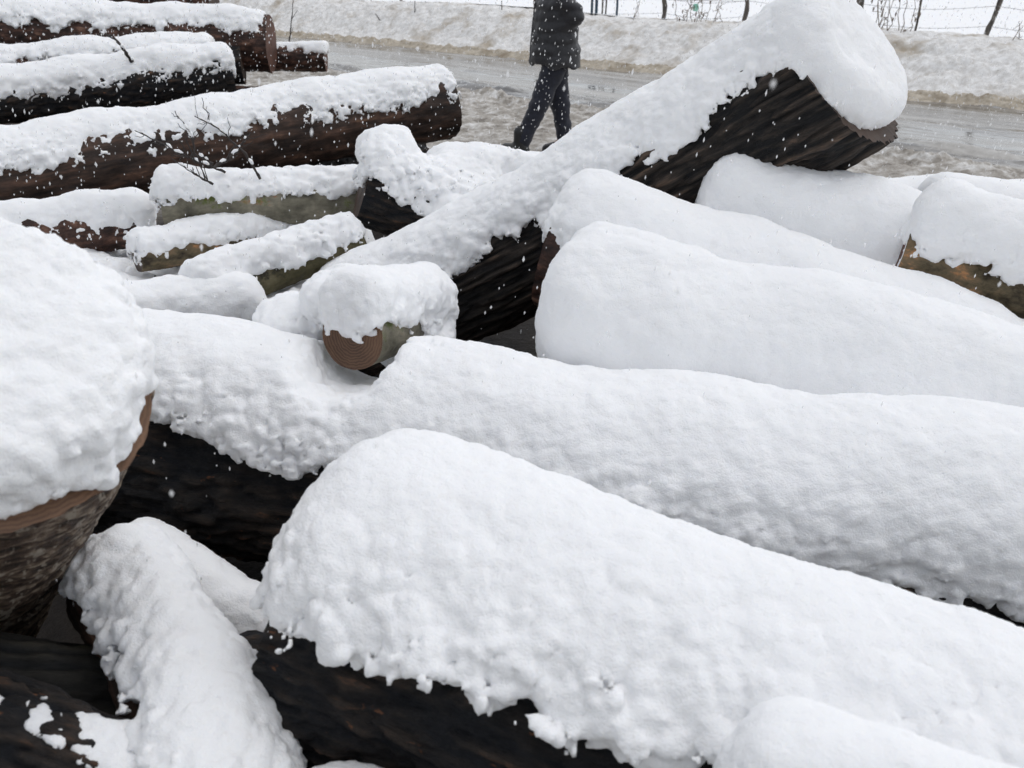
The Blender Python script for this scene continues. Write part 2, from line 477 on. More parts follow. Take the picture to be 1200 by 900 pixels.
def add_snow(part, *a):
    PENDING.append((part, a[-1], POOL.submit(compute_snow, *a)))
def compute_snow(P3, Rr, T, upp, zax, sn, seed, vox, blobs, snow_label):
    lift, grow, cut = sn.get('lift', .1), sn.get('grow', 0.0), sn.get('cut', .1)
    ext0, ext1 = sn.get('ext0', .03), sn.get('ext1', .03)
    rough = sn.get('rough', 1.0); rnd = sn.get('round', .08); shift = np.array(sn.get('shift', (0, 0, 0)), float)
    dev = np.abs(np.cross(P3 - P3[0], zax)).max()
    step = len(P3) if dev < .01 else max(1, len(P3) // 6)
    ids = list(range(0, len(P3) - 1, step))
    if len(ids) > 1 and len(P3) - 1 - ids[-1] < step * .5: ids.pop()
    ids.append(len(P3) - 1)
    C = P3[ids] + upp * lift + shift; CR = Rr[ids] + grow
    rm = CR.max()
    lo = np.minimum(C[0], C[-1]); hi = np.maximum(C[0], C[-1])
    lo = C.min(0) - rm - .16; hi = C.max(0) + rm + .16
    for (b, br, *_) in blobs:
        lo = np.minimum(lo, np.array(b) - np.max(br) - .08); hi = np.maximum(hi, np.array(b) + np.max(br) + .08)
    X = grid_points(lo, hi, vox)
    shp = X.shape[:3]; X = X.reshape(-1, 3)
    # only cells near the cap's shell are worked out in full
    best = np.full(len(X), 1e9, np.float32); axd = np.zeros(len(X), np.float32); hgt = np.zeros(len(X), np.float32); hs = np.zeros(len(X), np.float32); sidev = np.cross(zax, upp).astype(np.float32); rr = np.zeros(len(X), np.float32)
    for k in range(len(C) - 1):
        a, b = C[k].astype(np.float32), C[k + 1].astype(np.float32); ab = b - a; Ls = float(np.linalg.norm(ab)); d = ab / Ls
        rel = X - a; t = rel @ d
        lo_t = -1e9 if k == 0 else 0; hi_t = 1e9 if k == len(C) - 2 else Ls
        tc = np.clip(t, lo_t, hi_t)
        pr = rel - tc[:, None] * d
        dist = np.sqrt((pr ** 2).sum(1))
        m = dist < best
        best[m] = dist[m]
        over = np.maximum(-t - ext0 if k == 0 else t * 0 - 9, t - Ls - ext1 if k == len(C) - 2 else t * 0 - 9)
        axd[m] = over[m]
        hgt[m] = (pr @ upp.astype(np.float32))[m] + lift
        hs[m] = (pr @ sidev)[m]
        f = np.clip(t / Ls, 0, 1)
        rr[m] = (CR[k] * (1 - f) + CR[k + 1] * f)[m]
    rad_d = best - rr
    f = rnd
    a_ = rad_d + f; b_ = axd + f
    body = np.minimum(np.maximum(a_, b_), 0) + np.sqrt(np.maximum(a_, 0) ** 2 + np.maximum(b_, 0) ** 2) - f
    if 'dome' in sn:
        hgt = ((X - sn['facept'].astype(np.float32)) @ sn['facen'].astype(np.float32)) + .004; cut = 0
    cut1 = sn.get('cut1', cut)
    if cut1 != cut:
        f_ = np.clip(((X - C[0].astype(np.float32)) @ zax.astype(np.float32)) / np.linalg.norm(C[-1] - C[0]), 0, 1)
        cut = (cut + (cut1 - cut) * f_).astype(np.float32)
    cutd = cut * rr - hgt + sn.get('tilt', 0) * hs
    if 'gv' in sn:      # snow plastered over the cut face down to its rim
        rl = X - P3[-1].astype(np.float32); tT = rl @ T[-1].astype(np.float32)
        tt = tT + (rl @ sn['gv'].astype(np.float32))
        cutd = cutd - np.clip((tt + .03) / .05, 0, 1) * (np.maximum(cutd, 0) + .35)
        axd = np.maximum(np.where(tT > -1.2 * Rr[-1], tt - ext1, axd), np.where(tT < 0, axd, -9))
        axd = axd.astype(np.float32)
        a_ = rad_d + f; b_ = axd + f
        body = np.minimum(np.maximum(a_, b_), 0) + np.sqrt(np.maximum(a_, 0) ** 2 + np.maximum(b_, 0) ** 2) - f
    base = smax(body, cutd, .07)
    for (bc, br, *_) in blobs:
        br = np.array(br, np.float32) * np.ones(3, np.float32)
        dd = (np.sqrt((((X - np.array(bc, np.float32)) / br) ** 2).sum(1)) - 1) * br.min()
        base = smin(base, dd, .08)
    sid = np.maximum(best ** 2 - (hgt - lift) ** 2, 0); d0 = np.sqrt(sid + hgt ** 2) - (rr - grow)
    dust = sn.get('dust', 1.0) * (0 if 'dome' in sn or np.abs(shift).sum() > 0 else 1)
    F = base.astype(np.float32)
    if dust:
        base = np.minimum(base, np.maximum(np.maximum(np.abs(d0) - .0, axd), (cutd - .75 * rr)) + .02)
    m = np.abs(base) < .13
    Y = X[m]
    lowf = pn3(Y, 2.6, seed) * .034 * sn.get('lump', 1) + pn3(Y, 6.5, seed + 2) * .010 * sn.get('lump', 1)
    edge = np.clip(1 - (-cutd[m]) / (.16 + .25 * rr[m]), 0, 1) ** 1.3      # 1 at the ragged lower edge
    if 'dome' in sn:
        edge = edge * np.clip(best[m] / rr[m] * 2 - .9, .25, 1)
    am = (.20 + .80 * edge) * rough
    wp = np.stack([pn3(Y, 9, seed + 4), pn3(Y, 9, seed + 14), pn3(Y, 9, seed + 24)], 1) * .022
    p2 = Y + wp
    bl = (puffs(p2, 13, seed) - .5) * .026 + (puffs(p2, 29, seed + 7) - .5) * .022
    if vox < .0145: bl = bl + (puffs(p2, 62, seed + 1) - .5) * .013
    lowf = lowf + pn3(Y, 17, seed + 31) * .005
    ragg = (pn3(Y, 4.5, seed + 20) * .07 + pn3(Y, 12, seed + 21) * .05 + pn3(Y, 34, seed + 22) * .040 + pn3(Y, 80, seed + 23) * .020) * sn.get('rag', 1) * np.clip(.5 + .5 * rr[m] / .2, .4, 1)
    if 'dome' in sn:
        b2 = smax(body[m] + lowf + ragg * .55 * edge, cutd[m], .03)
    else:
        b2 = smax(body[m] + lowf, cutd[m] + ragg, .02)
    if blobs:
        for (bc, br, *_) in blobs:
            br = np.array(br, np.float32) * np.ones(3, np.float32)
            dd = (np.sqrt((((Y - np.array(bc, np.float32)) / br) ** 2).sum(1)) - 1) * br.min()
            am = np.where(dd < b2, np.minimum(am, .3), am)
            b2 = smin(b2, dd + lowf, .07)
    b2 = b2 - bl * am
    if dust:      # thin patches clinging to the rough bark under the main cap
        th = pn3(Y, 42, seed + 40) * 1.6 + pn3(Y, 75, seed + 42) * 1.0 + pn3(Y, 12, seed + 41) * 1.3 - .6 - np.clip(cutd[m], 0, 9) / (.28 * rr[m]) * .9
        b3 = np.maximum(np.maximum(d0[m] - np.clip(th, -1, .9) * .018 * dust, axd[m]), -.03 - d0[m])
        b3 = np.maximum(b3, (cutd[m] - .9 * rr[m]))
        b2 = np.minimum(b2, b3)
    for (ca, cb, cr) in sn.get('carve', ()):
        ca = np.array(ca, np.float32); cb = np.array(cb, np.float32); cc = cb - ca
        tq = np.clip(((Y - ca) @ cc) / float(cc @ cc), 0, 1)
        b2 = smax(b2, cr - np.sqrt((((Y - ca) - tq[:, None] * cc) ** 2).sum(1)) - bl * .5, .04)
    F[m] = b2
    F = F.reshape(shp)
    v, q = surface_nets(F, lo, vox)
    v = v.astype(np.float64)
    if vox < .0145:
        n = normals_of(v, q)
        v = v + n * (pn3(v, 140, seed + 3) * .0012 + puffs(v, 95, seed + 5) * .0028)[:, None]
    return v, q

def ax(*pts):
    """axis points given as (photo x, photo y, depth, radius)"""
    return [tuple(at_depth(x, y, d)) + (r,) for (x, y, d, r) in pts]
def q_(lod): return lod

# ================================================================== ground, road, bank, field
def strip(name, v0, v1, dv, u0, u1, du, hfun, mat, kind='structure', tocam=None):
    nv = int(round((v1 - v0) / dv)) + 1; nu = int(round((u1 - u0) / du)) + 1
    vv = np.linspace(v0, v1, nv); uu = np.linspace(u0, u1, nu)
    U, Vv = np.meshgrid(uu, vv, indexing='ij')
    Z = hfun(U, Vv)
    P = np.stack([U * UDIR[0] + Vv * VDIR[0], U * UDIR[1] + Vv * VDIR[1], Z], -1).reshape(-1, 3)
    i, k = np.meshgrid(np.arange(nu - 1), np.arange(nv - 1), indexing='ij')
    Q = np.stack([i * nv + k, (i + 1) * nv + k, (i + 1) * nv + k + 1, i * nv + k + 1], -1).reshape(-1, 4)
    o = link_mesh(name, P, Q, mat)
    o['kind'] = kind
    return o
def nz(U, V, f, s=0, su=1.0):
    return pn(U * f * su + s, V * f + s * 1.3, np.full_like(U, s * .37 + .5))

def dirty_material(name, lo, hi, brown, amt=.5, sc=6):
    m, nt, nd, ln, bs = new_mat(name)
    n1 = noise_node(nt, sc, 8, .7); n2 = noise_node(nt, sc * 6, 6, .7); n3 = noise_node(nt, 1.1, 5, .6)
    c = ramp(nt, n1.outputs[0], [(.35, lo), (.6, hi)]).outputs[0]
    r = ramp(nt, n3.outputs[0], [(amt, (0, 0, 0)), (amt + .18, (1, 1, 1))]).outputs[0]
    c = mixc(nt, r, c, brown)
    s = ramp(nt, n2.outputs[0], [(.62, (0, 0, 0)), (.72, (1, 1, 1))]).outputs[0]
    c = mixc(nt, s, c, tuple(x * .45 for x in brown))
    ln.new(c, bs.inputs['Base Color'])
    b = bump(nt, n1.outputs[0], .5, .05); b = bump(nt, n2.outputs[0], .5, .015, b)
    ln.new(b, bs.inputs['Normal'])
    bs.inputs['Roughness'].default_value = .7
    return m
BANK_M = dirty_material('ploughed_snow', (.60, .575, .54), (.88, .875, .865), (.42, .36, .28), .52, 9)
SLUSH_M = dirty_material('brown_slush', (.30, .25, .18), (.55, .49, .40), (.22, .17, .11), .5, 9)

# ground: bare earth below the pile, trodden snow round it, slush by the road
m, nt, nd, ln, bs = new_mat('ground_snow_and_earth'); GROUND_M = m
geo = nt.nodes.new('ShaderNodeNewGeometry')
mpp = nt.nodes.new('ShaderNodeMapping'); mpp.inputs['Location'].default_value = (.6 / 3.3, -3.1 / 3.9, 0); mpp.inputs['Scale'].default_value = (1 / 3.3, 1 / 3.9, 0)
dot = nt.nodes.new('ShaderNodeVectorMath'); dot.operation = 'LENGTH'
ln.new(geo.outputs['Position'], mpp.inputs['Vector']); ln.new(mpp.outputs[0], dot.inputs[0])
nn = noise_node(nt, .8, 5, .6)
ad = N(nt, 'ShaderNodeMath', operation='MULTIPLY_ADD'); ad.inputs[1].default_value = .5
ln.new(nn.outputs[0], ad.inputs[0]); ln.new(dot.outputs['Value'], ad.inputs[2])
mr = N(nt, 'ShaderNodeMapRange'); mr.inputs[1].default_value = 1.2; mr.inputs[2].default_value = 1.45
ln.new(ad.outputs[0], mr.inputs[0])
n5 = noise_node(nt, 5, 7, .7)
earth = ramp(nt, n5.outputs[0], [(.35, (.010, .008, .007)), (.65, (.03, .023, .018))]).outputs[0]
slush = ramp(nt, n5.outputs[0], [(.35, (.20, .18, .155)), (.5, (.40, .37, .33)), (.66, (.74, .73, .71))]).outputs[0]
ln.new(mixc(nt, mr.outputs[0], earth, slush), bs.inputs['Base Color'])
bs.inputs['Roughness'].default_value = .6
ln.new(bump(nt, n5.outputs[0], .6, .05), bs.inputs['Normal'])
bs.inputs['Specular IOR Level'].default_value = .12

def h_ground(U, V):
    b = np.abs(nz(U, V, 3.0, 2, .5)) * .10 + np.abs(nz(U, V, 9.0, 4)) * .05 + np.abs(nz(U, V, 22.0, 5)) * .02
    t = np.clip((V - 4.5) / 1.5, 0, 1) * (1 + 1.1 * np.exp(-((V - 8.6) / .5) ** 2))
    e = np.clip((9.05 - V) / .25, 0, 1)
    return (b * t * .8 + .012) * e - .02 * (1 - t.clip(0, 1)) - .004 * (1 - e)
strip('ground', -30, 4.4, .8, -60, 60, 1.5, lambda U, V: np.full_like(U, -.02), GROUND_M)
strip('slush_verge', 4.4, 9.05, .03, -22, 9, .035, h_ground, GROUND_M)

# road
m, nt, nd, ln, bs = new_mat('wet_slushy_road'); ROAD_M = m
n1 = noise_node(nt, 1, 6, .65, 'Generated', stretch=(1, 1, 1))
geo = nt.nodes.new('ShaderNodeNewGeometry')
mp = nt.nodes.new('ShaderNodeMapping'); mp.vector_type = 'POINT'; mp.inputs['Rotation'].default_value = (0, 0, math.atan2(.722, .691))
ln.new(geo.outputs['Position'], mp.inputs['Vector'])
ms = nt.nodes.new('ShaderNodeMapping'); ms.inputs['Scale'].default_value = (.16, 1.5, 1)
ln.new(mp.outputs[0], ms.inputs['Vector'])
ln.new(ms.outputs[0], n1.inputs['Vector']); n1.inputs['Scale'].default_value = 1.6
n2 = noise_node(nt, 9, 7, .7)
mxx = N(nt, 'ShaderNodeMath', operation='MULTIPLY_ADD'); mxx.inputs[1].default_value = .35
ln.new(n2.outputs[0], mxx.inputs[0]); ln.new(n1.outputs[0], mxx.inputs[2])
c = ramp(nt, mxx.outputs[0], [(.56, (.10, .096, .090)), (.66, (.19, .18, .165)), (.76, (.32, .305, .28)), (.90, (.50, .485, .46))]).outputs[0]
ln.new(c, bs.inputs['Base Color'])
rr = ramp(nt, mxx.outputs[0], [(.62, (.05,) * 3), (.82, (.45,) * 3)]).outputs[0]
ln.new(rr, bs.inputs['Roughness'])
ln.new(bump(nt, n2.outputs[0], .12, .006), bs.inputs['Normal'])
def h_road(U, V):
    tr = np.exp(-((V - 9.4) / .35) ** 2) + .25 * np.exp(-((V - 11.0) / .25) ** 2) + .5 * np.exp(-((V - 13.3) / .3) ** 2)
    return .004 + tr * np.clip(np.abs(nz(U, V, 4.0, 8, .35)) * .12 + np.abs(nz(U, V, 14.0, 4)) * .03, 0, 1) + np.abs(nz(U, V, 6, 3, .3)) * .004
strip('road', 9.0, 13.5, .03, -45, 12, .05, h_road, ROAD_M)
strip('road', 9.0, 13.5, 1.5, -160, -45, 5, lambda U, V: U * 0 + .004, ROAD_M)
strip('road', 9.0, 13.5, 1.5, 12, 60, 5, lambda U, V: U * 0 + .004, ROAD_M)

def crest(U):
    return .755 - .012 * (U + 5) + .05 * np.sin(U * .6)
def h_bank(U, V):
    w = nz(U, V * 0, .5, 3) * .25
    t = np.clip((V - 13.15 - w) / 2.0, 0, 1); t = t * t * (3 - 2 * t)
    c = crest(U)
    rough = np.clip(t * 6, 0, 1) * (1 - .5 * np.clip((V - 15) / .8, 0, 1))
    b = np.abs(nz(U, V, 2.2, 1)) * .16 + np.abs(nz(U, V, 6, 2)) * .09 + np.abs(nz(U, V, 15, 6)) * .045 + nz(U, V, 30, 7) * .012
    return t * c * .9 + (b - .08) * rough * .8 - .01
strip('snow_bank', 13.1, 16.3, .028, -30, 11, .034, h_bank, BANK_M)
strip('snow_bank', 13.1, 16.3, .2, -160, -30, .5, h_bank, BANK_M)
strip('snow_bank', 13.1, 16.3, .2, 11, 60, .5, h_bank, BANK_M)
# brown slush line at its foot
def h_foot(U, V):
    t = np.exp(-((V - 13.25 - nz(U, V * 0, .5, 3) * .22) / .26) ** 2)
    b = np.abs(nz(U, V, 4, 11, .7)) * .6 + np.abs(nz(U, V, 11, 12)) * .45 + np.abs(nz(U, V, 26, 13)) * .2
    return -.04 + t * (.10 + .17 * b)
strip('slush_ridge', 12.6, 13.95, .026, -30, 11, .034, h_foot, SLUSH_M)
FIELD_M = snow_material('field_snow', (.93, .935, .94), 20, .25)
def h_field(U, V):
    t = np.clip((V - 16.0) / 3, 0, 1)
    return crest(U) * .9 * (1 - t) + t * .62 + nz(U, V, .12, 4) * .10 + nz(U, V, 1.1, 5) * .03 * (1 - t)
strip('field', 16.1, 30, .2, -60, 30, .3, h_field, FIELD_M)
strip('field', 29.8, 900, 20, -900, 700, 20, lambda U, V: U * 0 + .60, FIELD_M)
strip('field', 16.1, 30, 1, -900, -60, 10, lambda U, V: U * 0 + .62, FIELD_M)
strip('field', 16.1, 30, 1, 30, 700, 10, lambda U, V: U * 0 + .62, FIELD_M)

def h_drift(X, Y):
    z = np.zeros_like(X)
    b = np.abs(pn(X * 2.3, Y * 3.1, z + .5)) * .13 + np.abs(pn(X * 7, Y * 7, z + 3.5)) * .06 + np.abs(pn(X * 17, Y * 17, z + 7.5)) * .035 + np.abs(pn(X * 36, Y * 36, z + 7.5)) * .014
    e = pn(X * 1.4, Y * 1.4, z + 9.5) * .5
    ins = np.minimum(np.minimum((X + 3.6 + e) / .5, (-.62 - X + e * .5) / .25), np.minimum((Y - 2.85 + e * .8) / .55, (5.3 + e - Y) / .6))
    ins = np.clip(ins, 0, 1); ins = ins * ins * (3 - 2 * ins)
    return -.06 + ins * (.42 + b)
_n = (150, 130); _x = np.linspace(-4.1, -.3, 280); _y = np.linspace(2.2, 5.9, 260)
_X, _Y = np.meshgrid(_x, _y, indexing='ij'); _Z = h_drift(_X, _Y)
_i, _k = np.meshgrid(np.arange(279), np.arange(259), indexing='ij')
_Q = np.stack([_i * 260 + _k, (_i + 1) * 260 + _k, (_i + 1) * 260 + _k + 1, _i * 260 + _k + 1], -1).reshape(-1, 4)
_o = link_mesh('snow_drift', np.stack([_X, _Y, _Z], -1).reshape(-1, 3), _Q, SNOW); _o['kind'] = 'structure'

# ================================================================== the log pile
# --- foreground
make_log('log', 'big foreground log crossing the lower right, black wet bark under thick smooth snow',
         ax((402, 728, 1.72, .30), (1350, 1112, 1.28, .30)), 'black', 'dark',
         dict(lift=.115, grow=.0, cut=.44, cut1=.76, tilt=.37, dust=0, ext0=.05, round=.14, rag=.9), seed=3.1, vox=.0075, res=.008)
make_log('log', 'longest snow-buried log, spanning the whole picture just behind the big foreground log',
         ax((120, 520, 2.62, .28), (1300, 690, 2.12, .27)), 'black', 'dark',
         dict(lift=.15, grow=.0, cut=.80, cut1=-.25, tilt=.35, dust=0, rag=1.1, lump=1.0, carve=((at_depth(388, 412, 2.15), at_depth(470, 385, 2.75), .135),)), seed=7.7, vox=.0085, res=.010)
# --- leaning stump at the left edge
c = at_depth(-22, 446, 1.30); n = np.array([.50, -.42, .76]); n /= np.linalg.norm(n)
lowp = c - n * 1.25
make_log('log', 'leaning log at the left edge, flaking brown bark, snow heaped on its sawn top',
         [tuple(lowp) + (.185,), tuple(c - n * .5) + (.215,), tuple(c) + (.245,)], 'peel', 'pale',
         dict(dome=.10, fr=.955, round=.085, off=(-.012, .012, .02), rag=.5), seed=12.3, res=.007, wob=.012, vox=.007)

make_log('log', 'knotty log at bottom left running towards the viewer with a broad snow drift along it',
         ax((128, 690, 1.85, .09), (205, 800, 1.62, .095), (252, 1010, 1.34, .10)), 'brown', 'dark',
         dict(lift=.065, grow=.015, cut=.35, cut1=.9, tilt=.6, shift=(.03, .0, .0), rough=.9, lump=.8), seed=21.0, vox=.0075, res=.006, wob=.02,
         knots=((.45, 2.6, .035, .02), (.52, 3.2, .03, .015), (.4, 3.6, .03, .02)))
make_log('log', 'thin log in the gap left of the big foreground log, snow strip on top',
         ax((150, 660, 2.12, .085), (400, 800, 1.95, .085)), 'black', 'dark', dict(lift=.05, cut=-.1, grow=.005, rough=.5), seed=25, vox=.009)
make_log('log', 'bare dark knotty log directly under the leaning log at bottom left',
         ax((-140, 800, 1.55, .10), (215, 815, 1.72, .085)), 'mossy', 'dark', None, seed=29, res=.006,
         knots=((.78, 1.9, .04, .03), (.86, 1.2, .03, .02), (.70, 1.4, .03, .02)))
make_log('log', 'black log in the bottom left corner with one narrow snow strip along its edge',
         ax((-150, 835, 1.36, .10), (60, 885, 1.38, .095), (235, 965, 1.38, .085)), 'black', 'dark',
         dict(lift=.012, grow=-.01, cut=.98, rough=.3, lump=.4, rag=.4, round=.03, ext0=-.30, dust=0), seed=33, vox=.0065, res=.006)
make_log('log', 'low log at the bottom edge, snow hump in front of the big black bark',
         ax((362, 968, 1.36, .08), (560, 1050, 1.26, .08)), 'brown', 'dark', dict(lift=.035, cut=-.2, rough=.4, dust=0), seed=37, vox=.008)
make_log('log', 'snow-buried log in the bottom right corner, only its smooth white hump in view',
         ax((905, 948, 1.14, .12), (1260, 1085, 1.0, .12)), 'brown', 'dark', dict(lift=.06, cut=-.3, ext0=.06, rough=.6, round=.1, dust=0, lump=1.5), seed=41, vox=.0075)
# --- middle
make_log('log', 'short stub log with a brown sawn end, under a wide hood of snow',
         ax((413, 394, 2.36, .095), (502, 368, 2.8, .085)), 'grey', 'pale',
         dict(lift=.07, grow=.01, cut=.05, ext0=.02, round=.06, rough=.9, dust=0), seed=45, vox=.0085, res=.007, wob=.006,
         extra_blobs=((at_depth(405, 345, 2.62), (.12, .14, .08)),  (at_depth(345, 378, 2.75), (.14, .16, .07)), (at_depth(485, 395, 2.75), (.12, .16, .09))))
make_log('log', 'huge raised log, furrowed dark bark, snow-capped end lifted high above the pile',
         ax((400, 385, 3.85, .24), (520, 345, 3.80, .26), (740, 228, 3.55, .275), (990, 88, 3.08, .30)), 'oak', 'dark',
         dict(lift=.07, grow=-.015, cut=.36, cut1=.62, ext0=.0, ext1=.12, round=.085, rough=.9, rag=1.0, dust=0), seed=49, vox=.0095, res=.0075,
         face=(-.10, -.22, .19))
make_log('log', 'snow-covered log right of centre with a small reddish bark patch at its left end',
         ax((650, 290, 3.08, .215), (1320, 528, 2.75, .215)), 'red', 'red',
         dict(lift=.10, cut=.3, cut1=-.8, ext0=.03, round=.13, rough=.9, dust=0, lump=1.5), seed=53, vox=.0105)
make_log('log', 'fully snow-covered log in front of the one with the reddish bark patch',
         ax((662, 366, 2.66, .20), (1320, 548, 2.40, .20)), 'black', 'dark',
         dict(lift=.055, grow=.055, lump=1.6, cut=-1.6, ext0=.05, dust=0, round=.13, rough=1.0), seed=57, vox=.0095)
make_log('log', 'snow-covered log under the raised end of the huge log, fully white hump',
         ax((822, 256, 3.3, .18), (1330, 410, 3.05, .18)), 'brown', 'dark', dict(lift=.07, grow=.05, lump=1.5, dust=0, cut=-1.6, ext0=.05, round=.13, rough=.9), seed=61, vox=.011)
make_log('log', 'log at the right edge with flaky orange-brown bark under deep snow',
         ax((1052, 300, 2.95, .115), (1380, 398, 2.75, .12)), 'pine', 'red',
         dict(lift=.15, grow=.03, cut=.45, ext0=.0, round=.10, rough=.8), seed=65, vox=.0105, res=.006)
make_log('log', 'nearer of the two low white log ridges at the right edge before the road',
         ax((1075, 262, 3.9, .16), (1450, 330, 3.7, .16)), 'brown', 'dark', dict(lift=.08, cut=-.4, rough=.5, round=.1), seed=69, vox=.013)
make_log('log', 'last snow-buried log before the slushy road at the right edge',
         ax((965, 268, 4.4, .17), (1500, 262, 4.3, .17)), 'brown', 'dark', dict(lift=.08, cut=-.4, rough=.5, round=.1), seed=73, vox=.014)
make_log('log', 'black-barked log with lumpy snow on its blunt top, behind the huge raised log',
         ax((424, 222, 4.0, .165), (640, 285, 4.3, .18)), 'black', 'dark',
         dict(lift=.07, cut=.5, ext0=.0, round=.07, rough=1.5, lump=1.8, dust=1.7, rag=1.3), seed=77, vox=.012,
         extra_blobs=((at_depth(455, 172, 4.05), (.15, .16, .09)), (at_depth(545, 195, 4.25), (.22, .22, .11)), (at_depth(625, 205, 4.35), (.22, .2, .10)), (at_depth(520, 245, 4.0), (.13, .14, .08))))
# --- smaller logs on the left
make_log('log', 'short grey-green log below the long dark log, bare twigs poking from its snow',
         ax((192, 240, 4.1, .105), (440, 236, 4.35, .11)), 'grey', 'dark', dict(lift=.065, cut=.62, rough=1.2, lump=1.6, dust=1.3, round=.06), seed=81, vox=.0125, res=.007)
make_log('log', 'thin olive mossy log slanting up to the right, snow along its upper side',
         ax((243, 346, 3.55, .085), (418, 280, 3.9, .085)), 'moss', 'dark', dict(lift=.055, cut=.5, rough=1.2, lump=1.6, dust=1.3, round=.06, grow=.01), seed=85, vox=.0115, res=.006)
make_log('log', 'small dark branch log with a broken end tucked under the grey-green log',
         ax((160, 300, 3.9, .075), (330, 275, 4.3, .08)), 'pine', 'dark', dict(lift=.05, cut=.45, rough=1.2, lump=1.8, dust=1.3, round=.05), seed=89, vox=.0125)
make_log('log', 'snow-covered log at the left edge with one small brown bark spot showing',
         ax((-80, 290, 4.1, .13), (172, 262, 4.3, .11)), 'red', 'dark', dict(lift=.07, cut=-.25, rough=1.3, rag=1.7, lump=2), seed=93, vox=.0125)
make_log('log', 'snow-covered log behind the leaning log, reaching under the thin mossy one',
         ax((40, 400, 3.35, .12), (300, 372, 3.6, .10)), 'brown', 'dark', dict(lift=.08, cut=-.6, rough=1.2, lump=2.2, grow=.03), seed=95, vox=.0125)
make_log('log', 'long thick dark log crossing the upper left, rough snow along its top',
         ax((-140, 232, 5.3, .265), (200, 175, 6.0, .265), (522, 122, 6.9, .275)), 'brown', 'red',
         dict(lift=.075, grow=-.02, cut=.34, rough=1.6, rag=1.6, lump=1.4, dust=1.8, round=.08), seed=97, vox=.0135, res=.016)
make_log('log', 'snowy dark-barked log lying directly behind the long thick dark log',
         ax((-140, 135, 6.9, .20), (272, 84, 7.6, .20)), 'black', 'dark', dict(lift=.08, cut=.12, rough=1.6, rag=1.6, dust=1.8, lump=1.4, round=.07), seed=101, vox=.018, res=.016)
make_log('log', 'snowy log with a reddish bark patch, third from the top in the upper left',
         ax((-140, 100, 7.9, .22), (250, 72, 8.3, .20)), 'red', 'dark', dict(lift=.08, cut=.45, rough=1.7, rag=1.7, dust=1.8, lump=1.4, round=.07), seed=105, vox=.019, res=.018)
make_log('log', 'topmost long log of the upper left stack with a wet red-brown right end',
         ax((-200, 30, 8.7, .27), (318, 52, 9.0, .28)), 'red', 'red', dict(lift=.08, cut=.5, rough=1.7, rag=1.7, dust=1.8, lump=1.4, round=.08, ext1=-.03), seed=109, vox=.02, res=.018)
make_log('log', 'small red-brown log end jutting out right of the upper left stack',
         ax((230, 66, 9.4, .145), (382, 68, 9.5, .145)), 'red', 'red', dict(lift=.04, grow=-.01, cut=.5, rough=.5, round=.04), seed=113, vox=.018, res=.016)
make_log('log', 'farthest snowed-over log, at the very top edge in the upper left',
         ax((-200, -20, 10.0, .25), (250, -8, 10.2, .25)), 'red', 'dark', dict(lift=.08, cut=.1, rough=1.2, round=.08), seed=117, vox=.024, res=.03)

# ================================================================== logs of the lower layer that carry the pile
for k, (a, b, r, bk, lb) in enumerate((
    ((.25, 2.78, .24), (2.4, 2.15, .24), .24, 'black', 'bare lower log carrying the snow-covered logs right of centre'),
    ((.35, 3.30, .24), (2.6, 2.75, .24), .24, 'brown', 'bare lower log behind, under the log with the reddish bark patch'),
    ((1.3, 3.60, .20), (2.9, 3.20, .20), .20, 'brown', 'bare lower log below the raised end of the huge log'),
    ((-2.9, 3.55, .20), (-.95, 3.95, .20), .20, 'black', 'bare lower log under the small logs at the left'),
    ((-2.7, 3.00, .19), (-.85, 3.25, .19), .19, 'black', 'bare lower log under the thin olive mossy log'),
    ((-1.9, 6.1, .19), (-.9, 7.9, .19), .19, 'black', 'bare lower log lying crosswise under the right end of the long dark log'),
    ((-5.6, 6.5, .30), (-2.3, 7.35, .30), .30, 'brown', 'bare lower log under the front of the upper left stack'),
    ((-5.6, 7.4, .30), (-2.7, 8.2, .30), .30, 'brown', 'bare lower log under the middle of the upper left stack'),
    ((-5.6, 8.4, .30), (-2.4, 9.3, .30), .30, 'black', 'bare lower log under the topmost log of the upper left stack'),
    ((-5.6, 8.95, .80), (-2.8, 9.45, .80), .22, 'black', 'second-layer log directly under the topmost log of the upper left stack'),
    ((-2.9, 9.2, .30), (-1.9, 9.9, .30), .30, 'red', 'bare lower log under the small red-brown log end'),
    ((-1.5, 1.15, .20), (-.45, 1.45, .20), .20, 'black', 'bare lower log in the dark gap below the leaning log'),
    ((-1.3, .70, .20), (-.15, .95, .20), .20, 'black', 'bare lower log hidden in the dark at the bottom left'),
    ((.15, .68, .24), (1.4, .30, .24), .24, 'black', 'bare lower log under the hump in the bottom right corner'))):
    make_log('log', lb, [tuple(a) + (r,), tuple(b) + (r * .95,)], bk, 'red' if bk == 'red' else 'dark', None, seed=131 + k * 4.3, res=.018)
finish_snow()

